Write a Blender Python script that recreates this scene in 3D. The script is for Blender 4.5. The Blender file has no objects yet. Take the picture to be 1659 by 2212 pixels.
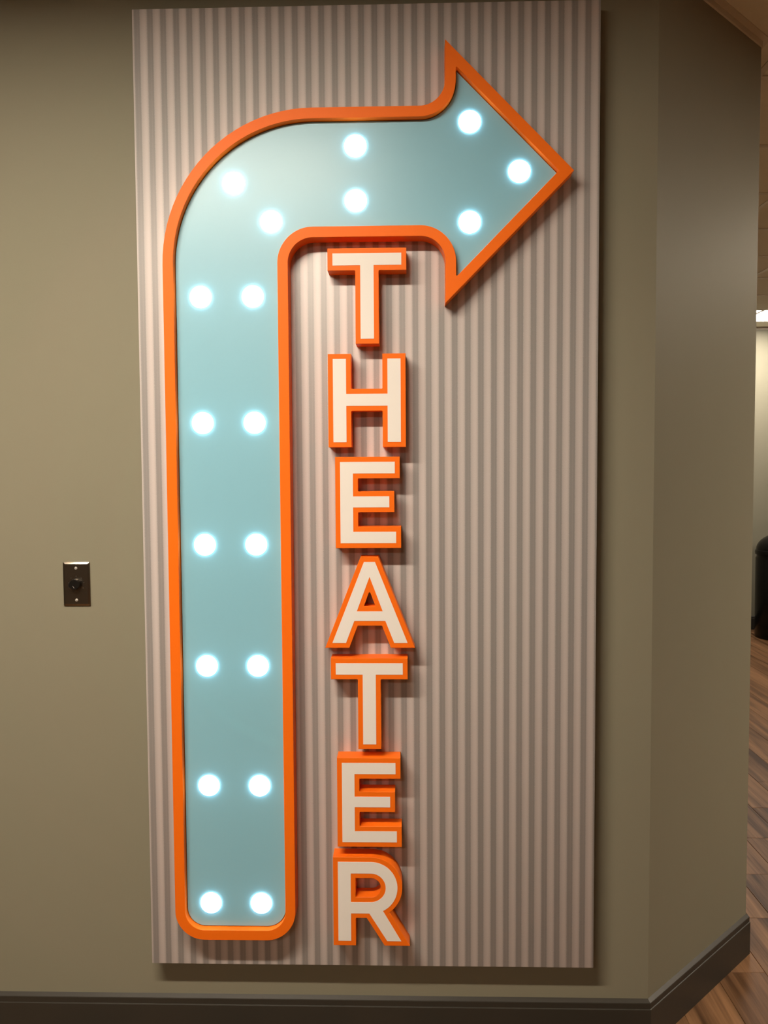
import bpy, bmesh, math, random
from mathutils import Vector, Matrix, geometry
random.seed(7)
SC = bpy.context.scene
COL = SC.collection
PI = math.pi

# ------------------------------------------------------------------ camera
YAW, PITCH, ROLL, FPX = -0.027539, -0.053887, -0.005837, 1806.32
CAM = Vector((0.66785, -2.13628, 1.51858))
cp, sp, cy_, sy_ = math.cos(PITCH), math.sin(PITCH), math.cos(YAW), math.sin(YAW)
fw = Vector((sy_ * cp, cy_ * cp, sp))
rt = Vector((cy_, -sy_, 0))
up = rt.cross(fw)
r2 = rt * math.cos(ROLL) + up * math.sin(ROLL)
u2 = up * math.cos(ROLL) - rt * math.sin(ROLL)
cd = bpy.data.cameras.new('camera')
cd.sensor_fit = 'VERTICAL'
cd.sensor_height = 32.0
cd.lens = FPX / 2212.0 * 32.0
cd.clip_start = 0.05
cam = bpy.data.objects.new('camera', cd)
cam.matrix_world = Matrix(((r2.x, u2.x, -fw.x, CAM.x), (r2.y, u2.y, -fw.y, CAM.y), (r2.z, u2.z, -fw.z, CAM.z), (0, 0, 0, 1)))
COL.objects.link(cam)
SC.camera = cam

# ------------------------------------------------------------------ world, exposure, lamp levels
w = bpy.data.worlds.new('world')
SC.world = w
w.use_nodes = True
w.node_tree.nodes['Background'].inputs[0].default_value = (1.0, 0.86, 0.66, 1)
w.node_tree.nodes['Background'].inputs[1].default_value = 0.0
vs = SC.view_settings
vs.view_transform = 'Standard'
vs.look = 'None'
vs.exposure = 0.0
vs.gamma = 1.0
vs.use_curve_mapping = False
WARM = (1.0, 0.86, 0.69)
STRIP_NEAR, STRIP_REAR, STRIP_FILL, TROFFER_HALL, TROFFER_FAR, BULB = 256.0, 130.0, 350.0, 24.0, 34.0, 12.5

# ------------------------------------------------------------------ materials
def s2l(c):
    return tuple(((v / 255) / 12.92 if v / 255 <= 0.04045 else ((v / 255 + 0.055) / 1.055) ** 2.4) for v in c)

def mat(name, col, rough=0.5, metal=0.0, bump=0.0, bscale=300.0, var=0.0, vscale=4.0, spec=0.5, coat=0.0):
    m = bpy.data.materials.new(name)
    m.use_nodes = True
    nt = m.node_tree
    b = nt.nodes['Principled BSDF']
    b.inputs['Base Color'].default_value = (*col, 1)
    b.inputs['Roughness'].default_value = rough
    b.inputs['Metallic'].default_value = metal
    b.inputs['Specular IOR Level'].default_value = spec
    if coat:
        b.inputs['Coat Weight'].default_value = coat
        b.inputs['Coat Roughness'].default_value = 0.15
    tc = nt.nodes.new('ShaderNodeNewGeometry')
    if var:
        n = nt.nodes.new('ShaderNodeTexNoise')
        n.inputs['Scale'].default_value = vscale
        n.inputs['Detail'].default_value = 4
        nt.links.new(tc.outputs['Position'], n.inputs['Vector'])
        mr = nt.nodes.new('ShaderNodeMapRange')
        mr.inputs['To Min'].default_value = 1 - var
        mr.inputs['To Max'].default_value = 1 + var
        nt.links.new(n.outputs['Fac'], mr.inputs['Value'])
        mx = nt.nodes.new('ShaderNodeVectorMath')
        mx.operation = 'SCALE'
        mx.inputs[0].default_value = col
        nt.links.new(mr.outputs['Result'], mx.inputs['Scale'])
        nt.links.new(mx.outputs['Vector'], b.inputs['Base Color'])
    if bump:
        n = nt.nodes.new('ShaderNodeTexNoise')
        n.inputs['Scale'].default_value = bscale
        n.inputs['Detail'].default_value = 3
        nt.links.new(tc.outputs['Position'], n.inputs['Vector'])
        bp = nt.nodes.new('ShaderNodeBump')
        bp.inputs['Strength'].default_value = bump
        bp.inputs['Distance'].default_value = 0.001
        nt.links.new(n.outputs['Fac'], bp.inputs['Height'])
        nt.links.new(bp.outputs['Normal'], b.inputs['Normal'])
    return m

def emit(name, col, strength):
    m = bpy.data.materials.new(name)
    m.use_nodes = True
    nt = m.node_tree
    b = nt.nodes['Principled BSDF']
    b.inputs['Base Color'].default_value = (0.8, 0.8, 0.8, 1)
    b.inputs['Emission Color'].default_value = (*col, 1)
    b.inputs['Emission Strength'].default_value = strength
    return m

M = {}
M['wall'] = mat('wall_paint', (0.256, 0.241, 0.177), 0.48, bump=0.12, bscale=420, var=0.02, vscale=3, spec=0.10)
M['low_bounce'] = mat('low_bounce_wall', (0.085, 0.072, 0.055), 0.55, bump=0.1, bscale=420, var=0.02, vscale=3, spec=0.1)  # dark tone chosen for the unseen walls to hold down bounce light
M['base'] = mat('baseboard_vinyl', (0.038, 0.034, 0.027), 0.42, bump=0.05, bscale=200, spec=0.35)
M['orange'] = mat('orange_paint', (0.92, 0.168, 0.007), 0.45, bump=0.03, bscale=500, spec=0.2)
M['aqua'] = mat('aqua_acrylic', (0.245, 0.530, 0.665), 0.34, var=0.01, vscale=6, spec=0.6)
M['cream'] = mat('cream_vinyl', (0.835, 0.805, 0.765), 0.5, var=0.01, vscale=8, spec=0.3)
M['board'] = mat('backing_board', (0.30, 0.27, 0.22), 0.7, var=0.05)
M['dark'] = mat('dark_channel', (0.02, 0.018, 0.016), 0.7, var=0.05)
M['steel'] = mat('brushed_steel', (0.30, 0.255, 0.20), 0.27, metal=1.0, bump=0.04, bscale=900, var=0.03, vscale=60)
M['chrome'] = mat('screw_steel', (0.75, 0.73, 0.68), 0.25, metal=0.3, var=0.02, vscale=90)
M['black'] = mat('black_plastic', (0.008, 0.007, 0.006), 0.35, bump=0.03, bscale=400, spec=0.3)
M['gloss'] = mat('black_gloss_plastic', (0.004, 0.004, 0.004), 0.22, var=0.05, spec=0.22)
M['mark'] = mat('dial_print', (0.06, 0.05, 0.04), 0.6, var=0.05)
M['white'] = mat('white_print', (0.7, 0.68, 0.62), 0.5, var=0.02)
M['tile'] = mat('ceiling_tile', (0.78, 0.75, 0.64), 0.9, bump=0.5, bscale=160, var=0.04, vscale=90, spec=0.1)
M['tee'] = mat('ceiling_tee', (0.62, 0.56, 0.47), 0.5, var=0.02)
M['slab'] = mat('floor_slab', (0.05, 0.04, 0.03), 0.9, var=0.1)
M['fixture'] = mat('white_enamel', (0.75, 0.73, 0.70), 0.4, var=0.02)
M['near_lamp'] = emit('near_lamp', WARM, STRIP_NEAR)
M['rear_lamp'] = emit('rear_lamp', WARM, STRIP_REAR)
M['side_lamp'] = emit('side_lamp', WARM, STRIP_FILL)
M['hall_lamp'] = emit('hall_lamp', WARM, TROFFER_HALL)
M['far_lamp'] = emit('far_lamp', (1.0, 0.90, 0.80), TROFFER_FAR)
M['bulb'] = emit('bulb_glow', (0.70, 0.92, 1.0), BULB)

def wood():
    m = bpy.data.materials.new('wood_plank_vinyl')
    m.use_nodes = True
    nt = m.node_tree
    N, L = nt.nodes.new, nt.links.new
    b = nt.nodes['Principled BSDF']
    g = N('ShaderNodeNewGeometry')
    sep = N('ShaderNodeSeparateXYZ')
    L(g.outputs['Position'], sep.inputs[0])
    def mth(op, a, bv=None, c=None):
        n = N('ShaderNodeMath')
        n.operation = op
        for i, v in enumerate((a, bv, c)):
            if v is None:
                continue
            if isinstance(v, (int, float)):
                n.inputs[i].default_value = v
            else:
                L(v, n.inputs[i])
        return n.outputs[0]
    k = mth('FLOOR', mth('DIVIDE', mth('SUBTRACT', sep.outputs[0], 1.734), 0.1524))
    yo = mth('SUBTRACT', mth('SUBTRACT', sep.outputs[1], 0.625), mth('MULTIPLY', k, 0.3048))
    j = mth('FLOOR', mth('DIVIDE', yo, 0.9144))
    cb = N('ShaderNodeCombineXYZ')
    L(k, cb.inputs[0]); L(j, cb.inputs[1])
    wn = N('ShaderNodeTexWhiteNoise')
    wn.noise_dimensions = '3D'
    L(cb.outputs[0], wn.inputs['Vector'])
    # grain: noise stretched along the plank
    gv = N('ShaderNodeCombineXYZ')
    L(mth('MULTIPLY', sep.outputs[0], 22.0), gv.inputs[0])
    L(mth('MULTIPLY', sep.outputs[1], 1.3), gv.inputs[1])
    L(mth('MULTIPLY', wn.outputs['Value'], 37.0), gv.inputs[2])
    n1 = N('ShaderNodeTexNoise')
    n1.inputs['Scale'].default_value = 1.0
    n1.inputs['Detail'].default_value = 3.0
    n1.inputs['Distortion'].default_value = 0.4
    L(gv.outputs[0], n1.inputs['Vector'])
    gv2 = N('ShaderNodeCombineXYZ')
    L(mth('MULTIPLY', sep.outputs[0], 170.0), gv2.inputs[0])
    L(mth('MULTIPLY', sep.outputs[1], 6.0), gv2.inputs[1])
    n2 = N('ShaderNodeTexNoise')
    n2.inputs['Scale'].default_value = 1.0
    n2.inputs['Detail'].default_value = 4.0
    L(gv2.outputs[0], n2.inputs['Vector'])
    f = mth('ADD', mth('MULTIPLY', n1.outputs['Fac'], 1.3), mth('MULTIPLY', n2.outputs['Fac'], 0.35))
    f = mth('ADD', f, mth('MULTIPLY', wn.outputs['Value'], 0.45))
    f = mth('SUBTRACT', f, 0.55)
    cr = N('ShaderNodeValToRGB')
    cr.color_ramp.elements[0].position = 0.15
    cr.color_ramp.elements[0].color = (0.046, 0.020, 0.0075, 1)
    cr.color_ramp.elements[1].position = 0.95
    cr.color_ramp.elements[1].color = (0.320, 0.170, 0.082, 1)
    L(f, cr.inputs[0])
    L(cr.outputs[0], b.inputs['Base Color'])
    b.inputs['Roughness'].default_value = 0.45
    b.inputs['Specular IOR Level'].default_value = 0.15
    bp = N('ShaderNodeBump')
    bp.inputs['Strength'].default_value = 0.15
    bp.inputs['Distance'].default_value = 0.0006
    L(n2.outputs['Fac'], bp.inputs['Height'])
    L(bp.outputs[0], b.inputs['Normal'])
    return m
M['wood'] = wood()

def striped():
    # flat laminate printed to look like corrugated sheet: the print runs in x only
    m = bpy.data.materials.new('striped_print')
    m.use_nodes = True
    nt = m.node_tree
    N, L = nt.nodes.new, nt.links.new
    b = nt.nodes['Principled BSDF']
    tc = N('ShaderNodeTexCoord')
    sep = N('ShaderNodeSeparateXYZ')
    L(tc.outputs['Object'], sep.inputs[0])
    def noise(sx, sz, detail):
        mp = N('ShaderNodeMapping')
        mp.inputs['Scale'].default_value = (sx, 1, sz)
        L(tc.outputs['Object'], mp.inputs['Vector'])
        n = N('ShaderNodeTexNoise')
        n.inputs['Scale'].default_value = 1.0
        n.inputs['Detail'].default_value = detail
        L(mp.outputs[0], n.inputs['Vector'])
        return n.outputs['Fac']
    def mth(op, a, bv):
        n = N('ShaderNodeMath')
        n.operation = op
        for i, v in enumerate((a, bv)):
            if isinstance(v, (int, float)):
                n.inputs[i].default_value = v
            else:
                L(v, n.inputs[i])
        return n.outputs[0]
    t = mth('ADD', mth('DIVIDE', mth('SUBTRACT', sep.outputs[0], 0.0282), 0.03232), 0.5)
    t = mth('ADD', t, mth('MULTIPLY', mth('SUBTRACT', noise(900, 320, 2), 0.5), 0.10))
    t = mth('FRACT', t, 0)
    cr = N('ShaderNodeValToRGB')
    D, Md, Br = (0.305, 0.292, 0.284), (0.480, 0.447, 0.437), (0.600, 0.553, 0.536)
    els = [(0.0, (0.335, 0.316, 0.306)), (0.10, D), (0.185, D), (0.235, Md), (0.40, (0.565, 0.518, 0.503)), (0.52, Br), (0.64, (0.590, 0.540, 0.522)), (0.755, Md), (0.805, D), (0.92, D)]
    r = cr.color_ramp
    while len(r.elements) < len(els):
        r.elements.new(0.5)
    for e, (p, c) in zip(r.elements, els):
        e.position = p
        e.color = (*c, 1)
    L(t, cr.inputs[0])
    g = N('ShaderNodeVectorMath')
    g.operation = 'SCALE'
    L(cr.outputs[0], g.inputs[0])
    L(mth('ADD', mth('MULTIPLY', noise(700, 500, 3), 0.24), 0.88), g.inputs['Scale'])
    L(g.outputs[0], b.inputs['Base Color'])
    b.inputs['Roughness'].default_value = 0.40
    b.inputs['Specular IOR Level'].default_value = 0.85
    return m
M['print'] = striped()

# ------------------------------------------------------------------ helpers
def link(name, me, m, parent=None):
    o = bpy.data.objects.new(name, me)
    COL.objects.link(o)
    if m is not None and not me.materials:
        me.materials.append(m)
    if parent:
        o.parent = parent
    return o

def obj(name, bm, m, parent=None, smooth=None, loc=None):
    me = bpy.data.meshes.new(name)
    bmesh.ops.recalc_face_normals(bm, faces=bm.faces[:])
    bm.to_mesh(me)
    bm.free()
    if smooth is not None:
        for p in me.polygons:
            p.use_smooth = True
        me.set_sharp_from_angle(angle=math.radians(smooth))
    o = link(name, me, m, parent)
    if loc:
        o.location = loc
    return o

def thing(name, label, cat, loc=(0, 0, 0), group=None):
    o = bpy.data.objects.new(name, None)
    COL.objects.link(o)
    o.location = loc
    o['label'] = label
    o['category'] = cat
    if group:
        o['group'] = group
    return o

def struct(o):
    o['kind'] = 'structure'
    return o

def box(bm, x0, x1, y0, y1, z0, z1, bevel=0.0):
    vs_ = [bm.verts.new((x, y, z)) for x in (x0, x1) for y in (y0, y1) for z in (z0, z1)]
    fs = [bm.faces.new([vs_[i] for i in q]) for q in ((0, 1, 3, 2), (4, 6, 7, 5), (0, 4, 5, 1), (2, 3, 7, 6), (0, 2, 6, 4), (1, 5, 7, 3))]
    if bevel:
        es = {e for f in fs for e in f.edges}
        bmesh.ops.bevel(bm, geom=list(es), offset=bevel, segments=2, profile=0.5, affect='EDGES')
    return bm

def area2(p):
    return sum(p[i][0] * p[(i + 1) % len(p)][1] - p[(i + 1) % len(p)][0] * p[i][1] for i in range(len(p)))

def ccw(p):
    return p if area2(p) > 0 else p[::-1]

def offset(poly, d):
    """mitred offset of a ccw polygon, positive outward"""
    n = len(poly)
    out = []
    for i in range(n):
        a, b, c = Vector(poly[i - 1]), Vector(poly[i]), Vector(poly[(i + 1) % n])
        e1, e2 = (b - a).normalized(), (c - b).normalized()
        n1, n2 = Vector((e1.y, -e1.x)), Vector((e2.y, -e2.x))
        k = 1 + n1.dot(n2)
        q = b + (n1 + n2) * (d / max(k, 0.05))
        out.append((q.x, q.y))
    return out

def fillet(poly, rads, seg=10):
    """round the corner i of a polygon with radius rads[i]"""
    n = len(poly)
    out = []
    for i in range(n):
        r = rads[i] if not isinstance(rads, (int, float)) else rads
        b = Vector(poly[i])
        if r <= 0:
            out.append((b.x, b.y))
            continue
        a, c = Vector(poly[i - 1]), Vector(poly[(i + 1) % n])
        d1, d2 = (a - b).normalized(), (c - b).normalized()
        ang = d1.angle(d2)
        t = r / math.tan(ang / 2)
        cen = b + (d1 + d2).normalized() * (r / math.sin(ang / 2))
        p1, p2 = b + d1 * t, b + d2 * t
        a1 = math.atan2(p1.y - cen.y, p1.x - cen.x)
        a2 = math.atan2(p2.y - cen.y, p2.x - cen.x)
        da = (a2 - a1 + PI) % (2 * PI) - PI
        s = max(2, int(math.ceil(abs(da) / (PI / 2) * seg)))
        for k in range(s + 1):
            q = a1 + da * k / s
            out.append((cen.x + r * math.cos(q), cen.y + r * math.sin(q)))
    return out

def prism(outer, holes, yf, yb, cham=0.0):
    """solid between the front plane y=yf and the back plane y=yb (yf < yb); outlines given in (x, z)"""
    bm = bmesh.new()
    loops = [ccw(outer)] + [ccw(h) for h in holes]
    fl = []
    for li, lp in enumerate(loops):
        sgn = -1 if li == 0 else 1
        fr = offset(lp, sgn * cham) if cham else lp
        fl.append(fr)
    def ring(lp, y):
        return [bm.verts.new((x, y, z)) for x, z in lp]
    front = [ring(lp, yf) for lp in fl]
    mid = [ring(lp, yf + cham) for lp in loops] if cham else front
    back = [ring(lp, yb) for lp in loops]
    for A, B in ((front, mid), (mid, back)):
        if A is B:
            continue
        for a, b in zip(A, B):
            n = len(a)
            for i in range(n):
                bm.faces.new((a[i], a[(i + 1) % n], b[(i + 1) % n], b[i]))
    def cap(lps, rings):
        flat = [v for r in rings for v in r]
        tris = geometry.tessellate_polygon([[Vector((x, z, 0)) for x, z in lp] for lp in lps])
        for t in tris:
            try:
                bm.faces.new([flat[i] for i in t])
            except ValueError:
                pass
    if len(loops) == 1:
        caps = [bm.faces.new(front[0]), bm.faces.new(back[0])]
        for f in caps:
            f.normal_update()
        bmesh.ops.triangulate(bm, faces=caps)
    else:
        cap(fl, front)
        cap(loops, back)
    return bm

def lathe(profile, seg=48, axis='z'):
    """profile: list of (r, h)"""
    bm = bmesh.new()
    rings = []
    for r, h in profile:
        if r < 1e-6:
            rings.append([bm.verts.new((0, 0, h) if axis == 'z' else (0, -h, 0))])
        else:
            rings.append([bm.verts.new((r * math.cos(2 * PI * k / seg), r * math.sin(2 * PI * k / seg), h) if axis == 'z'
                                       else (r * math.cos(2 * PI * k / seg), -h, r * math.sin(2 * PI * k / seg))) for k in range(seg)])
    for a, b in zip(rings, rings[1:]):
        if len(a) == 1 and len(b) == 1:
            continue
        for k in range(seg):
            if len(a) == 1:
                bm.faces.new((a[0], b[k], b[(k + 1) % seg]))
            elif len(b) == 1:
                bm.faces.new((a[k], b[0], a[(k + 1) % seg]))
            else:
                bm.faces.new((a[k], a[(k + 1) % seg], b[(k + 1) % seg], b[k]))
    for r in (rings[0], rings[-1]):
        if len(r) > 2:
            bm.faces.new(r)
    return bm

# ------------------------------------------------------------------ the room shell
ZC = 2.765                       # ceiling height
BX = 1.293                       # where the sign wall turns 45 degrees
L45 = 0.5977
CX, CY = BX + L45 / math.sqrt(2), L45 / math.sqrt(2)
XL, XR, YB, YF = -2.6, 6.2, -5.4, 5.62
T = 0.12

def wall(name, pts, m):
    bm = bmesh.new()
    lo = [bm.verts.new((x, y, 0)) for x, y in pts]
    hi = [bm.verts.new((x, y, ZC + 0.03)) for x, y in pts]
    n = len(pts)
    bm.faces.new(lo)
    bm.faces.new(hi)
    for i in range(n):
        bm.faces.new((lo[i], lo[(i + 1) % n], hi[(i + 1) % n], hi[i]))
    return struct(obj(name, bm, m))

k45 = T * math.tan(PI / 8)
wall('wall_front', [(XL, 0), (BX, 0), (BX - k45, T), (XL, T)], M['wall'])
wall('wall_corner', [(BX, 0), (CX, CY), (CX - T, CY + k45), (BX - k45, T)], M['wall'])
wall('wall_passage', [(CX, CY), (CX, YF), (CX - T, YF), (CX - T, CY + k45)], M['wall'])
wall('wall_far', [(CX - T, YF), (XR + T, YF), (XR + T, YF + T), (CX - T, YF + T)], M['wall'])
wall('wall_right', [(XR, YB), (XR + T, YB), (XR + T, YF), (XR, YF)], M['low_bounce'])
wall('wall_back', [(XL - T, YB - T), (XR + T, YB - T), (XR + T, YB), (XL - T, YB)], M['low_bounce'])
wall('wall_left', [(XL - T, YB), (XL, YB), (XL, T), (XL - T, T)], M['low_bounce'])

# baseboards: a profile swept along the foot of each wall run, mitred at the corner
PROF = [(0.0, 0.0), (0.0125, 0.0), (0.0125, 0.1000), (0.0118, 0.1012), (0.0100, 0.1020), (0.0100, 0.1155), (0.0092, 0.1175), (0.0, 0.1240)]
def baseboard(name, p0, p1, d0, d1, m=M['base']):
    """p0, p1: ends on the wall line; d0, d1: outward mitre direction (scaled) at each end"""
    bm = bmesh.new()
    ra = [bm.verts.new((p0[0] + d0[0] * t, p0[1] + d0[1] * t, z)) for t, z in PROF]
    rb = [bm.verts.new((p1[0] + d1[0] * t, p1[1] + d1[1] * t, z)) for t, z in PROF]
    n = len(PROF)
    for i in range(n):
        bm.faces.new((ra[i], ra[(i + 1) % n], rb[(i + 1) % n], rb[i]))
    bm.faces.new(ra)
    bm.faces.new(rb)
    return struct(obj(name, bm, m, smooth=20))
t8 = math.tan(PI / 8)
baseboard('baseboard_front', (XL, 0), (BX, 0), (0, -1), (t8, -1))
baseboard('baseboard_corner', (BX, 0), (CX, CY), (t8, -1), (1, -t8))
baseboard('baseboard_passage', (CX, CY), (CX, YF), (1, -t8), (1, 0))
baseboard('baseboard_far', (CX + 0.013, YF), (XR, YF), (0, -1), (0, -1))
baseboard('baseboard_right', (XR, YB), (XR, YF - 0.013), (-1, 0), (-1, 0))
baseboard('baseboard_left', (XL, YB), (XL, -0.013), (1, 0), (1, 0))

# ceiling: slab, lay-in tiles, tee grid, perimeter wall angle
bm = bmesh.new()
box(bm, XL - T, XR + T, YB - T, YF + T, ZC + 0.03, ZC + 0.10)
ceiling = struct(obj('ceiling', bm, M['tile']))
G = 0.585
GX0, GY0 = 1.80, 0.66
def in_room(x, y):
    return not (x < CX - 0.02 and y > (0.0 if x < BX else x - BX))
FIX = []                         # (x0, x1, y0, y1) openings for the light fixtures
def grid_cell(i, j):
    return GX0 + i * G, GY0 + j * G
LAMPS = [('near', -0.24, -1.52), ('rear', -0.35, -4.15), ('side', 4.20, 0.05)]  # third strip is an unseen fill, added to brighten the angled wall
STRIP_L, STRIP_W = 1.40, 0.09
bm = bmesh.new()
box(bm, 0.006, G - 0.006, 0.006, G - 0.006, 0.0, 0.016)
bmesh.ops.bevel(bm, geom=[e for e in bm.edges if all(v.co.z < 0.001 for v in e.verts)], offset=0.004, segments=1, affect='EDGES')
tile_me = bpy.data.meshes.new('ceiling_tile')
bmesh.ops.recalc_face_normals(bm, faces=bm.faces[:])
bm.to_mesh(tile_me)
bm.free()
tile_me.materials.append(M['tile'])
TROFF = [('hall', 3, 1), ('far', 2, 7)]          # two-cell troffers: lower-left cell (i, j)
skip = {(i + a, j) for _, i, j in TROFF for a in (0, 1)}
i0, i1 = math.floor((XL - GX0) / G), math.ceil((XR - GX0) / G)
j0, j1 = math.floor((YB - GY0) / G), math.ceil((YF - GY0) / G)
def clipped(x0, x1, y0, y1):
    return max(x0, XL), min(x1, XR), max(y0, YB), min(y1, YF)
for i in range(i0, i1):
    for j in range(j0, j1):
        if (i, j) in skip:
            continue
        x, y = grid_cell(i, j)
        if not any(in_room(x + a * G, y + b * G) for a in (0.1, 0.9) for b in (0.1, 0.9)):
            continue
        if any(x < lx + STRIP_L / 2 and x + G > lx - STRIP_L / 2 and y < ly + STRIP_W / 2 and y + G > ly - STRIP_W / 2 for _, lx, ly in LAMPS):
            # a tile cut round the lamp slot: two strips in front of and behind the slot, trimmed to the slot
            for _, lx, ly in LAMPS:
                if y < ly < y + G:
                    bm = bmesh.new()
                    for (ya, yb2) in ((y + 0.006, ly - STRIP_W / 2 - 0.012), (ly + STRIP_W / 2 + 0.012, y + G - 0.006)):
                        if yb2 - ya > 0.02:
                            box(bm, x + 0.006, x + G - 0.006, ya, yb2, ZC, ZC + 0.016)
                    for (xa, xb) in ((x + 0.006, lx - STRIP_L / 2 - 0.012), (lx + STRIP_L / 2 + 0.012, x + G - 0.006)):
                        if x < xb and xa < x + G and xb - xa > 0.02:
                            box(bm, xa, xb, ly - STRIP_W / 2 - 0.012, ly + STRIP_W / 2 + 0.012, ZC, ZC + 0.016)
                    obj('ceiling_tile', bm, M['tile'], ceiling)
            continue
        o = link('ceiling_tile', tile_me, None, ceiling)
        o.location = (x, y, ZC)
bm = bmesh.new()
for i in range(i0, i1 + 1):
    x = GX0 + i * G
    if XL < x < XR:
        ya = YF if x > CX else (min(0, YF) if x < BX else x - BX)
        box(bm, x - 0.012, x + 0.012, YB, ya, ZC - 0.003, ZC + 0.004)
for j in range(j0, j1 + 1):
    y = GY0 + j * G
    if YB < y < YF:
        xa = XL if y < 0 else (CX if y > CY else BX + y)
        box(bm, xa, XR, y - 0.012, y + 0.012, ZC - 0.0032, ZC + 0.0038)
tee = obj('grid_tee', bm, M['tee'], ceiling)
tee['kind'] = 'stuff'
def angle_trim(name, p0, p1, d0, d1):
    prof = [(0, ZC - 0.022), (0.0015, ZC - 0.022), (0.0035, ZC - 0.019), (0.0035, ZC - 0.004), (0.022, ZC - 0.003), (0.022, ZC - 0.0001), (0, ZC - 0.0001)]
    bm = bmesh.new()
    ra = [bm.verts.new((p0[0] + d0[0] * t, p0[1] + d0[1] * t, z)) for t, z in prof]
    rb = [bm.verts.new((p1[0] + d1[0] * t, p1[1] + d1[1] * t, z)) for t, z in prof]
    n = len(prof)
    for i in range(n):
        bm.faces.new((ra[i], ra[(i + 1) % n], rb[(i + 1) % n], rb[i]))
    bm.faces.new(ra)
    bm.faces.new(rb)
    return struct(obj(name, bm, M['tee']))
angle_trim('trim_1', (XL, 0), (BX, 0), (0, -1), (t8, -1))
angle_trim('trim_2', (BX, 0), (CX, CY), (t8, -1), (1, -t8))
angle_trim('trim_3', (CX, CY), (CX, YF), (1, -t8), (1, 0))
angle_trim('trim_4', (CX + 0.023, YF), (XR, YF), (0, -1), (0, -1))

# floor: slab, single planks where the photograph shows them, the rest of the laying in one part
bm = bmesh.new()
box(bm, XL - T, XR + T, YB - T, YF + T, -0.10, -0.0045)
floor = struct(obj('floor', bm, M['slab']))
PW, PL = 0.1524, 0.9144
def plank_bm(bm, x0, x1, y0, y1):
    g, c = 0.0005, 0.0012
    lo = [bm.verts.new(v) for v in ((x0 + g, y0 + g, -0.004), (x1 - g, y0 + g, -0.004), (x1 - g, y1 - g, -0.004), (x0 + g, y1 - g, -0.004))]
    md = [bm.verts.new((v.co.x, v.co.y, -0.0008)) for v in lo]
    hi = [bm.verts.new(v) for v in ((x0 + g + c, y0 + g + c, 0), (x1 - g - c, y0 + g + c, 0), (x1 - g - c, y1 - g - c, 0), (x0 + g + c, y1 - g - c, 0))]
    for a, b in ((lo, md), (md, hi)):
        for i in range(4):
            bm.faces.new((a[i], a[(i + 1) % 4], b[(i + 1) % 4], b[i]))
    bm.faces.new(hi)
    bm.faces.new(lo[::-1])
bm = bmesh.new()
plank_bm(bm, 0, PW, 0, PL)
plank_me = bpy.data.meshes.new('plank')
bmesh.ops.recalc_face_normals(bm, faces=bm.faces[:])
bm.to_mesh(plank_me)
bm.free()
plank_me.materials.append(M['wood'])
rest = bmesh.new()
for k in range(math.floor((XL - 1.734) / PW), math.ceil((XR - 1.734) / PW)):
    x = 1.734 + k * PW
    yk = 0.625 + (k % 3) * 0.3048
    for j in range(-8, 7):
        y = yk + j * PL
        x0, x1, y0, y1 = clipped(x, x + PW, y, y + PL)
        if x1 - x0 < 0.02 or y1 - y0 < 0.02:
            continue
        if not (in_room(x0, y0) or in_room(x1, y0)):
            continue
        whole = x1 - x0 > PW - 1e-4 and y1 - y0 > PL - 1e-4
        if 1.10 < x < 4.3 and y1 > -0.35:
            if whole:
                o = link('plank', plank_me, None, floor)
                o.location = (x, y, 0)
            else:
                b2 = bmesh.new()
                plank_bm(b2, x0, x1, y0, y1)
                obj('plank', b2, M['wood'], floor)
        else:
            plank_bm(rest, x0, x1, y0, y1)
o = obj('planking', rest, M['wood'], floor)
o['kind'] = 'stuff'

# ------------------------------------------------------------------ ceiling lights
for key, lx, ly in LAMPS:
    lab = {'near': 'slim recessed linear ceiling light nearest the striped sign panel',
           'side': 'added unseen fill light strip at the passage mouth, brightening the angled wall',
           'rear': 'slim recessed linear ceiling light at the back of the lobby behind the viewer'}[key]
    t = thing('linear_ceiling_light', lab, 'ceiling light', (lx, ly, ZC), 'recessed linear lights of the lobby')
    a, b = STRIP_L / 2, STRIP_W / 2
    bm = bmesh.new()
    box(bm, -a - 0.012, a + 0.012, -b - 0.012, -b, -0.004, 0.014)
    box(bm, -a - 0.012, a + 0.012, b, b + 0.012, -0.004, 0.014)
    box(bm, -a - 0.012, -a, -b, b, -0.004, 0.014)
    box(bm, a, a + 0.012, -b, b, -0.004, 0.014)
    obj('housing', bm, M['fixture'], t)
    bm = bmesh.new()
    box(bm, -a, a, -b, b, -0.001, 0.012)
    obj('diffuser', bm, M[key + '_lamp'], t)
for key, i, j in TROFF:
    x, y = grid_cell(i, j)
    lab = {'hall': 'white recessed ceiling troffer over the passage to the right of the angled wall',
           'far': 'glowing white recessed ceiling troffer above the far wall at the right'}[key]
    t = thing('ceiling_troffer', lab, 'ceiling light', (x, y, ZC), 'recessed troffers of the passage')
    bm = bmesh.new()
    fr, h = 0.025, 0.014
    X1, Y1 = 2 * G - 0.014, G - 0.014
    box(bm, 0.014, X1, 0.014, 0.014 + fr, -0.0005, h)
    box(bm, 0.014, X1, Y1 - fr, Y1, -0.0005, h)
    box(bm, 0.014, 0.014 + fr, 0.014 + fr, Y1 - fr, -0.0005, h)
    box(bm, X1 - fr, X1, 0.014 + fr, Y1 - fr, -0.0005, h)
    obj('frame', bm, M['fixture'], t)
    bm = bmesh.new()
    box(bm, 0.014 + fr, X1 - fr, 0.014 + fr, Y1 - fr, 0.001, h)
    obj('diffuser', bm, M[key + '_lamp'], t)

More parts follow.
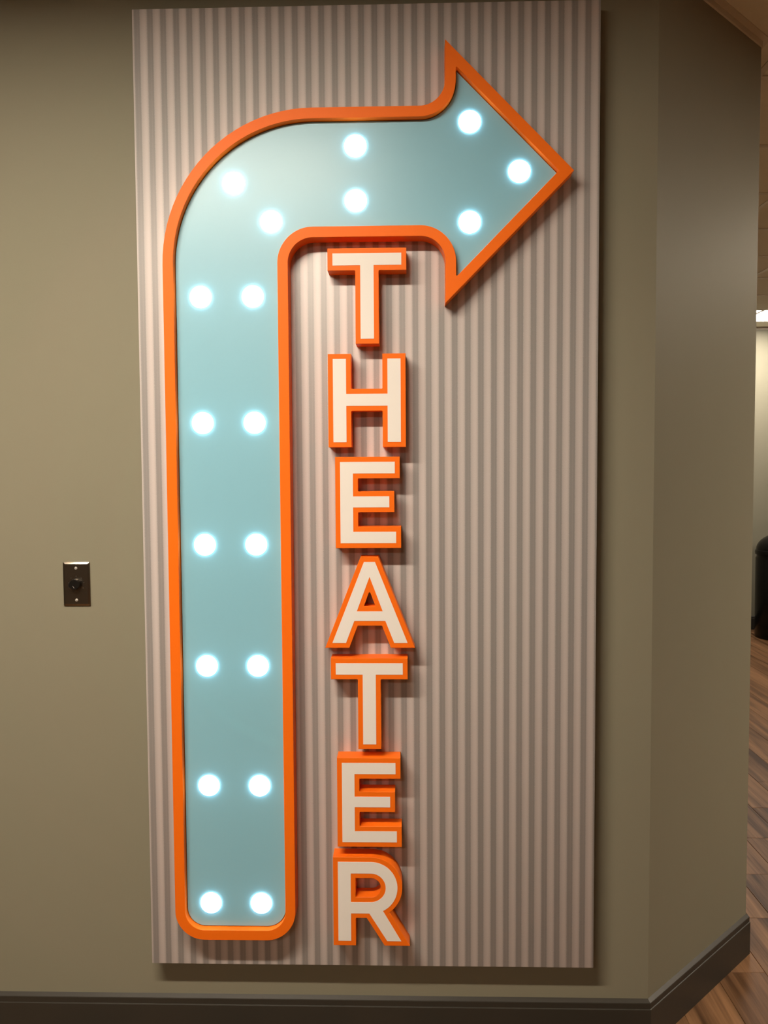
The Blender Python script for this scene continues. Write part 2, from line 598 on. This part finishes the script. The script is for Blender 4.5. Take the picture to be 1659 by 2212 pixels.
# ------------------------------------------------------------------ flat printed panel
PX1, PZ0, PZ1, PY = 1.1403, 0.2327, 2.6398, -0.045
panel = thing('striped_panel', 'tall flat panel printed with grey corrugated-metal stripes, mounted on the olive wall behind the arrow', 'sign panel', (0, 0, PZ0))
bm = bmesh.new()
box(bm, 0, PX1, PY, PY + 0.019, 0, PZ1 - PZ0, 0.0012)
obj('printed_board', bm, M['print'], panel, smooth=30)
for q in ((0.06, 0.10), (PX1 / 2 - 0.02, PX1 / 2 + 0.02), (PX1 - 0.10, PX1 - 0.06)):
    bm = bmesh.new()
    box(bm, q[0], q[1], PY + 0.0192, -0.0003, 0.05, PZ1 - PZ0 - 0.05)
    obj('mounting_batten', bm, M['board'], panel)

# ------------------------------------------------------------------ arrow
AF, AB, AFACE = -0.094, PY - 0.0002, -0.0755
arrow = thing('arrow_sign', 'bent aqua marquee arrow with orange rim and round lit bulbs pointing right', 'arrow sign', (0.0775, PY, 0.3255))
OUT = [(0.0775, 0.3255), (0.3825, 0.3255), (0.3825, 2.0720), (0.7630, 2.0720), (0.7630, 1.9120), (1.0690, 2.2210), (0.7630, 2.5300), (0.7630, 2.3775), (0.0775, 2.3775)]
OR = [0.074, 0.074, 0.0605, 0.061, 0.0, 0.0, 0.0, 0.061, 0.366]
RIM = 0.0255
INN = offset(OUT, -RIM)
IR = [0.0485, 0.0485, 0.0605 + RIM, 0.061 + RIM, 0.002, 0.0, 0.002, 0.061 + RIM, 0.366 - RIM]
outer = fillet(OUT, OR, 24)
inner = fillet(INN, IR, 24)
def shift(lp, dx, dz):
    return [(x - dx, z - dz) for x, z in lp]
AX, AZ = 0.0775, 0.3255
obj('rim', prism(shift(outer, AX, AZ), [shift(inner, AX, AZ)], AF - PY, AB - PY, 0.0006), M['orange'], arrow, smooth=25)
face = fillet(offset(INN, -0.0016), [max(r - 0.0016 if i not in (2, 3, 7) else r + 0.0016, 0) for i, r in enumerate(IR)], 24)
obj('face', prism(shift(face, AX, AZ), [], AFACE - PY, AFACE - PY + 0.006, 0.0004), M['aqua'], arrow, smooth=25)
obj('back_plate', prism(shift(inner, AX, AZ), [], AFACE - PY + 0.010, AB - PY, 0.0), M['dark'], arrow)
RB = 0.0265
bulb_me = None
BULBS = [(0.8225, 2.3450), (0.9415, 2.2265), (0.8225, 2.1080), (0.5470, 2.2925), (0.5470, 2.1628), (0.2500, 2.2085), (0.3405, 2.1155)]
for z in (1.9363, 1.6290, 1.3275, 1.0227, 0.7170, 0.4125):
    BULBS += [(0.1648, z), (0.2932, z)]
prof = [(RB, 0.0)]
hd = 0.0075
for k in range(0, 9):
    a = PI / 2 * k / 8
    prof.append((RB * math.cos(a) if k < 8 else 0.0, 0.0012 + hd * math.sin(a)))
bm = lathe(prof, 40, 'y')
bulb_me = bpy.data.meshes.new('bulb')
bmesh.ops.recalc_face_normals(bm, faces=bm.faces[:])
bm.to_mesh(bulb_me)
bm.free()
for p in bulb_me.polygons:
    p.use_smooth = True
bulb_me.materials.append(M['bulb'])
for x, z in BULBS:
    o = link('bulb', bulb_me, None, arrow)
    o.location = (x - AX, AFACE - PY, z - AZ)

# ------------------------------------------------------------------ letters
LF, BORD = -0.093, 0.0122
HH = 0.2022                     # cap height of the cream faces
def T_(h):
    w_, s, b = 0.0830, 0.0162, 0.0286
    return [(-s, -h / 2), (s, -h / 2), (s, h / 2 - b), (w_, h / 2 - b), (w_, h / 2), (-w_, h / 2), (-w_, h / 2 - b), (-s, h / 2 - b)], []
def H_(h):
    a, b = 0.0823, 0.0503
    c, d = 0.0163, -0.0128
    return [(-a, -h / 2), (-b, -h / 2), (-b, d), (b, d), (b, -h / 2), (a, -h / 2), (a, h / 2), (b, h / 2), (b, c), (-b, c), (-b, h / 2), (-a, h / 2)], []
def E_(h):
    l, s, t, m, b = -0.0685, -0.0372, 0.0653, 0.0515, 0.0678
    return [(l, -h / 2), (b, -h / 2), (b, -h / 2 + 0.0280), (s, -h / 2 + 0.0280), (s, -0.0117), (m, -0.0117), (m, 0.0152), (s, 0.0152),
            (s, h / 2 - 0.0283), (t, h / 2 - 0.0283), (t, h / 2), (l, h / 2)], []
def A_(h):
    o = [(-0.0930, -h / 2), (-0.0593, -h / 2), (-0.0383, -0.0455), (0.0383, -0.0455), (0.0600, -h / 2), (0.0930, -h / 2), (0.0136, h / 2), (-0.0136, h / 2)]
    return o, [[(-0.0320, -0.0218), (0.0320, -0.0218), (0.0, 0.0640)]]
def R_(h):
    z0 = 0.428
    cx, cz, R, r = 0.5735 - 0.5697, 0.4638 - z0, 0.0663, 0.0368
    L_, S_ = 0.4905 - 0.5697, 0.5227 - 0.5697
    o = [(L_, -h / 2), (S_, -h / 2), (S_, 0.3977 - z0), (0.5689 - 0.5697, 0.3977 - z0), (0.6137 - 0.5697, -h / 2), (0.6489 - 0.5697, -h / 2)]
    for k in range(29):
        a = math.radians(-63.5 + (90 + 63.5) * k / 28)
        o.append((cx + R * math.cos(a), cz + R * math.sin(a)))
    o.append((L_, cz + R))
    hole = [(S_, cz - r)]
    for k in range(25):
        a = math.radians(-90 + 180 * k / 24)
        hole.append((cx + r * math.cos(a), cz + r * math.sin(a)))
    hole.append((S_, cz + r))
    return o, [hole]
LET = [('T', T_, 0.5737, 1.9310, 0.2042, 'orange edged cream letter T at the top, tucked under the arrow'),
       ('H', H_, 0.5715, 1.6800, 0.2016, 'orange edged cream letter H, second letter from the top'),
       ('E', E_, 0.5732, 1.4315, 0.1992, 'orange edged cream letter E standing between the H and the A'),
       ('A', A_, 0.5750, 1.1850, 0.2010, 'orange edged cream letter A in the middle of the word'),
       ('T', T_, 0.5727, 0.9320, 0.2040, 'orange edged cream letter T directly under the A'),
       ('E', E_, 0.5712, 0.6820, 0.2020, 'orange edged cream letter E directly above the R'),
       ('R', R_, 0.5697, 0.4280, 0.2030, 'orange edged cream letter R at the bottom of the word')]
for ch, fn, x, z, h, lab in LET:
    root = thing('sign_letter', lab, 'letter', (x, PY, z), 'raised letters spelling THEATER on the panel')
    o, holes = fn(h)
    o = ccw(o)
    holes = [ccw(q) for q in holes]
    bo = offset(o, BORD)
    n = len(bo)
    # the router leaves a small radius in the inside corners
    rad = []
    for i in range(n):
        a, b, c = Vector(bo[i - 1]), Vector(bo[i]), Vector(bo[(i + 1) % n])
        cr = (b - a).x * (c - b).y - (b - a).y * (c - b).x
        el = min((b - a).length, (c - b).length)
        rad.append(0.0022 if cr < 0 and el > 0.008 else 0.0)
    bo = fillet(bo, rad, 4)
    bh = []
    for q in holes:
        q2 = offset(q, -BORD)
        bh.append(fillet(q2, 0.0022, 4) if len(q2) == 3 else q2)
    obj('letter_body', prism(bo, bh, LF - PY, -0.0002, 0.0006), M['orange'], root, smooth=25)
    obj('letter_face', prism(o, holes, LF - PY - 0.0007, LF - PY - 0.00002, 0.0), M['cream'], root)

# ------------------------------------------------------------------ wall control
dx, dz = -0.1894, 1.22
plate = thing('wall_dimmer', 'small steel wall plate with black rotary knob left of the panel', 'dimmer switch', (dx, 0, dz))
pw, ph = 0.03493, 0.05715
bm = bmesh.new()
ringz = [(0.0, 0.0), (0.0, -0.0028), (0.0053, -0.0055)]
prev = None
rings = []
for ins, y in ringz:
    lp = fillet([(-pw + ins, -ph + ins), (pw - ins, -ph + ins), (pw - ins, ph - ins), (-pw + ins, ph - ins)], 0.0014, 3)
    rings.append([bm.verts.new((a, y - 0.0002, b)) for a, b in lp])
for a, b in zip(rings, rings[1:]):
    n = len(a)
    for i in range(n):
        bm.faces.new((a[i], a[(i + 1) % n], b[(i + 1) % n], b[i]))
bm.faces.new(rings[-1])
bm.faces.new(rings[0][::-1])
obj('plate', bm, M['steel'], plate, smooth=15)
for sz in (0.0416, -0.0416):
    bm = lathe([(0.0038, 0.0), (0.0038, 0.0006), (0.0030, 0.0016), (0.0012, 0.0021), (0.0, 0.0022)], 20, 'y')
    s = obj('screw', bm, M['chrome'], plate, smooth=30, loc=(0, -0.0057, sz))
    bm = bmesh.new()
    box(bm, -0.0027, 0.0027, -0.0023, -0.0014, -0.0004, 0.0004)
    sl = obj('slot', bm, M['dark'], s)
    sl.rotation_euler = (0, 0.5, 0)
# skirted knob with a pointer nose
bm = bmesh.new()
def knob_ring(sc, y):
    out = []
    for k in range(48):
        a = 2 * PI * k / 48
        d = abs((a - math.radians(196) + PI) % (2 * PI) - PI)
        r = 0.0143 + 0.0035 * max(0, 1 - d / 0.5) ** 1.0
        r *= 1 + 0.02 * math.cos(12 * a)
        out.append(bm.verts.new((r * sc * math.cos(a), y, r * sc * math.sin(a))))
    return out
kr = [knob_ring(1.0, 0.0), knob_ring(1.0, -0.006), knob_ring(0.93, -0.0145), knob_ring(0.86, -0.0158)]
for a, b in zip(kr, kr[1:]):
    for i in range(48):
        bm.faces.new((a[i], a[(i + 1) % 48], b[(i + 1) % 48], b[i]))
bm.faces.new(kr[-1])
bm.faces.new(kr[0][::-1])
kn = obj('knob', bm, M['black'], plate, smooth=35, loc=(0.0, -0.0058, 0.0005))
bm = bmesh.new()
box(bm, -0.0003, 0.0003, -0.0161, -0.0156, -0.0035, 0.0035)
pl = obj('pointer_line', bm, M['white'], kn)
pl.location = (-0.0012, 0, -0.0062)
pl.rotation_euler = (0, math.radians(-35), 0)
for k in range(9):
    a = math.radians(250 - k * 40)
    bm = lathe([(0.0011, 0.0), (0.0011, 0.0002)], 10, 'y')
    obj('dial_mark', bm, M['mark'], plate, loc=(0.0205 * math.cos(a), -0.0057, 0.0205 * math.sin(a)))

# ------------------------------------------------------------------ waste bin at the far wall
bin_ = thing('waste_bin', 'tall black round waste bin with a domed lid by the far wall', 'waste bin', (3.955, 5.24, 0))
rb = 0.225
obj('bin_body', lathe([(rb - 0.03, 0.0), (rb - 0.012, 0.004), (rb - 0.006, 0.02), (rb - 0.004, 0.70), (rb - 0.012, 0.715), (rb - 0.012, 0.74)], 64), M['gloss'], bin_, smooth=30)
bm = lathe([(rb - 0.010, 0.732), (rb, 0.735), (rb + 0.002, 0.755), (rb - 0.002, 0.770)] +
           [((rb - 0.006) * math.cos(PI / 2 * k / 10) if k < 10 else 0.0, 0.772 + 0.150 * math.sin(PI / 2 * k / 10)) for k in range(11)], 64)
lid = obj('domed_lid', bm, M['gloss'], bin_, smooth=35)
# push flap let into the front of the dome
bm = bmesh.new()
fl_ = []
for u in range(9):
    row = []
    for v in range(7):
        a = math.radians(-128 + 76 * u / 8)
        e = math.radians(12 + 40 * v / 6)
        row.append(bm.verts.new(((rb - 0.002) * math.cos(e) * math.cos(a), (rb - 0.002) * math.cos(e) * math.sin(a), 0.774 + 0.153 * math.sin(e))))
    fl_.append(row)
for u in range(8):
    for v in range(6):
        bm.faces.new((fl_[u][v], fl_[u + 1][v], fl_[u + 1][v + 1], fl_[u][v + 1]))
r = bmesh.ops.solidify(bm, geom=bm.faces[:], thickness=0.004)
obj('push_flap', bm, M['gloss'], lid, smooth=35)
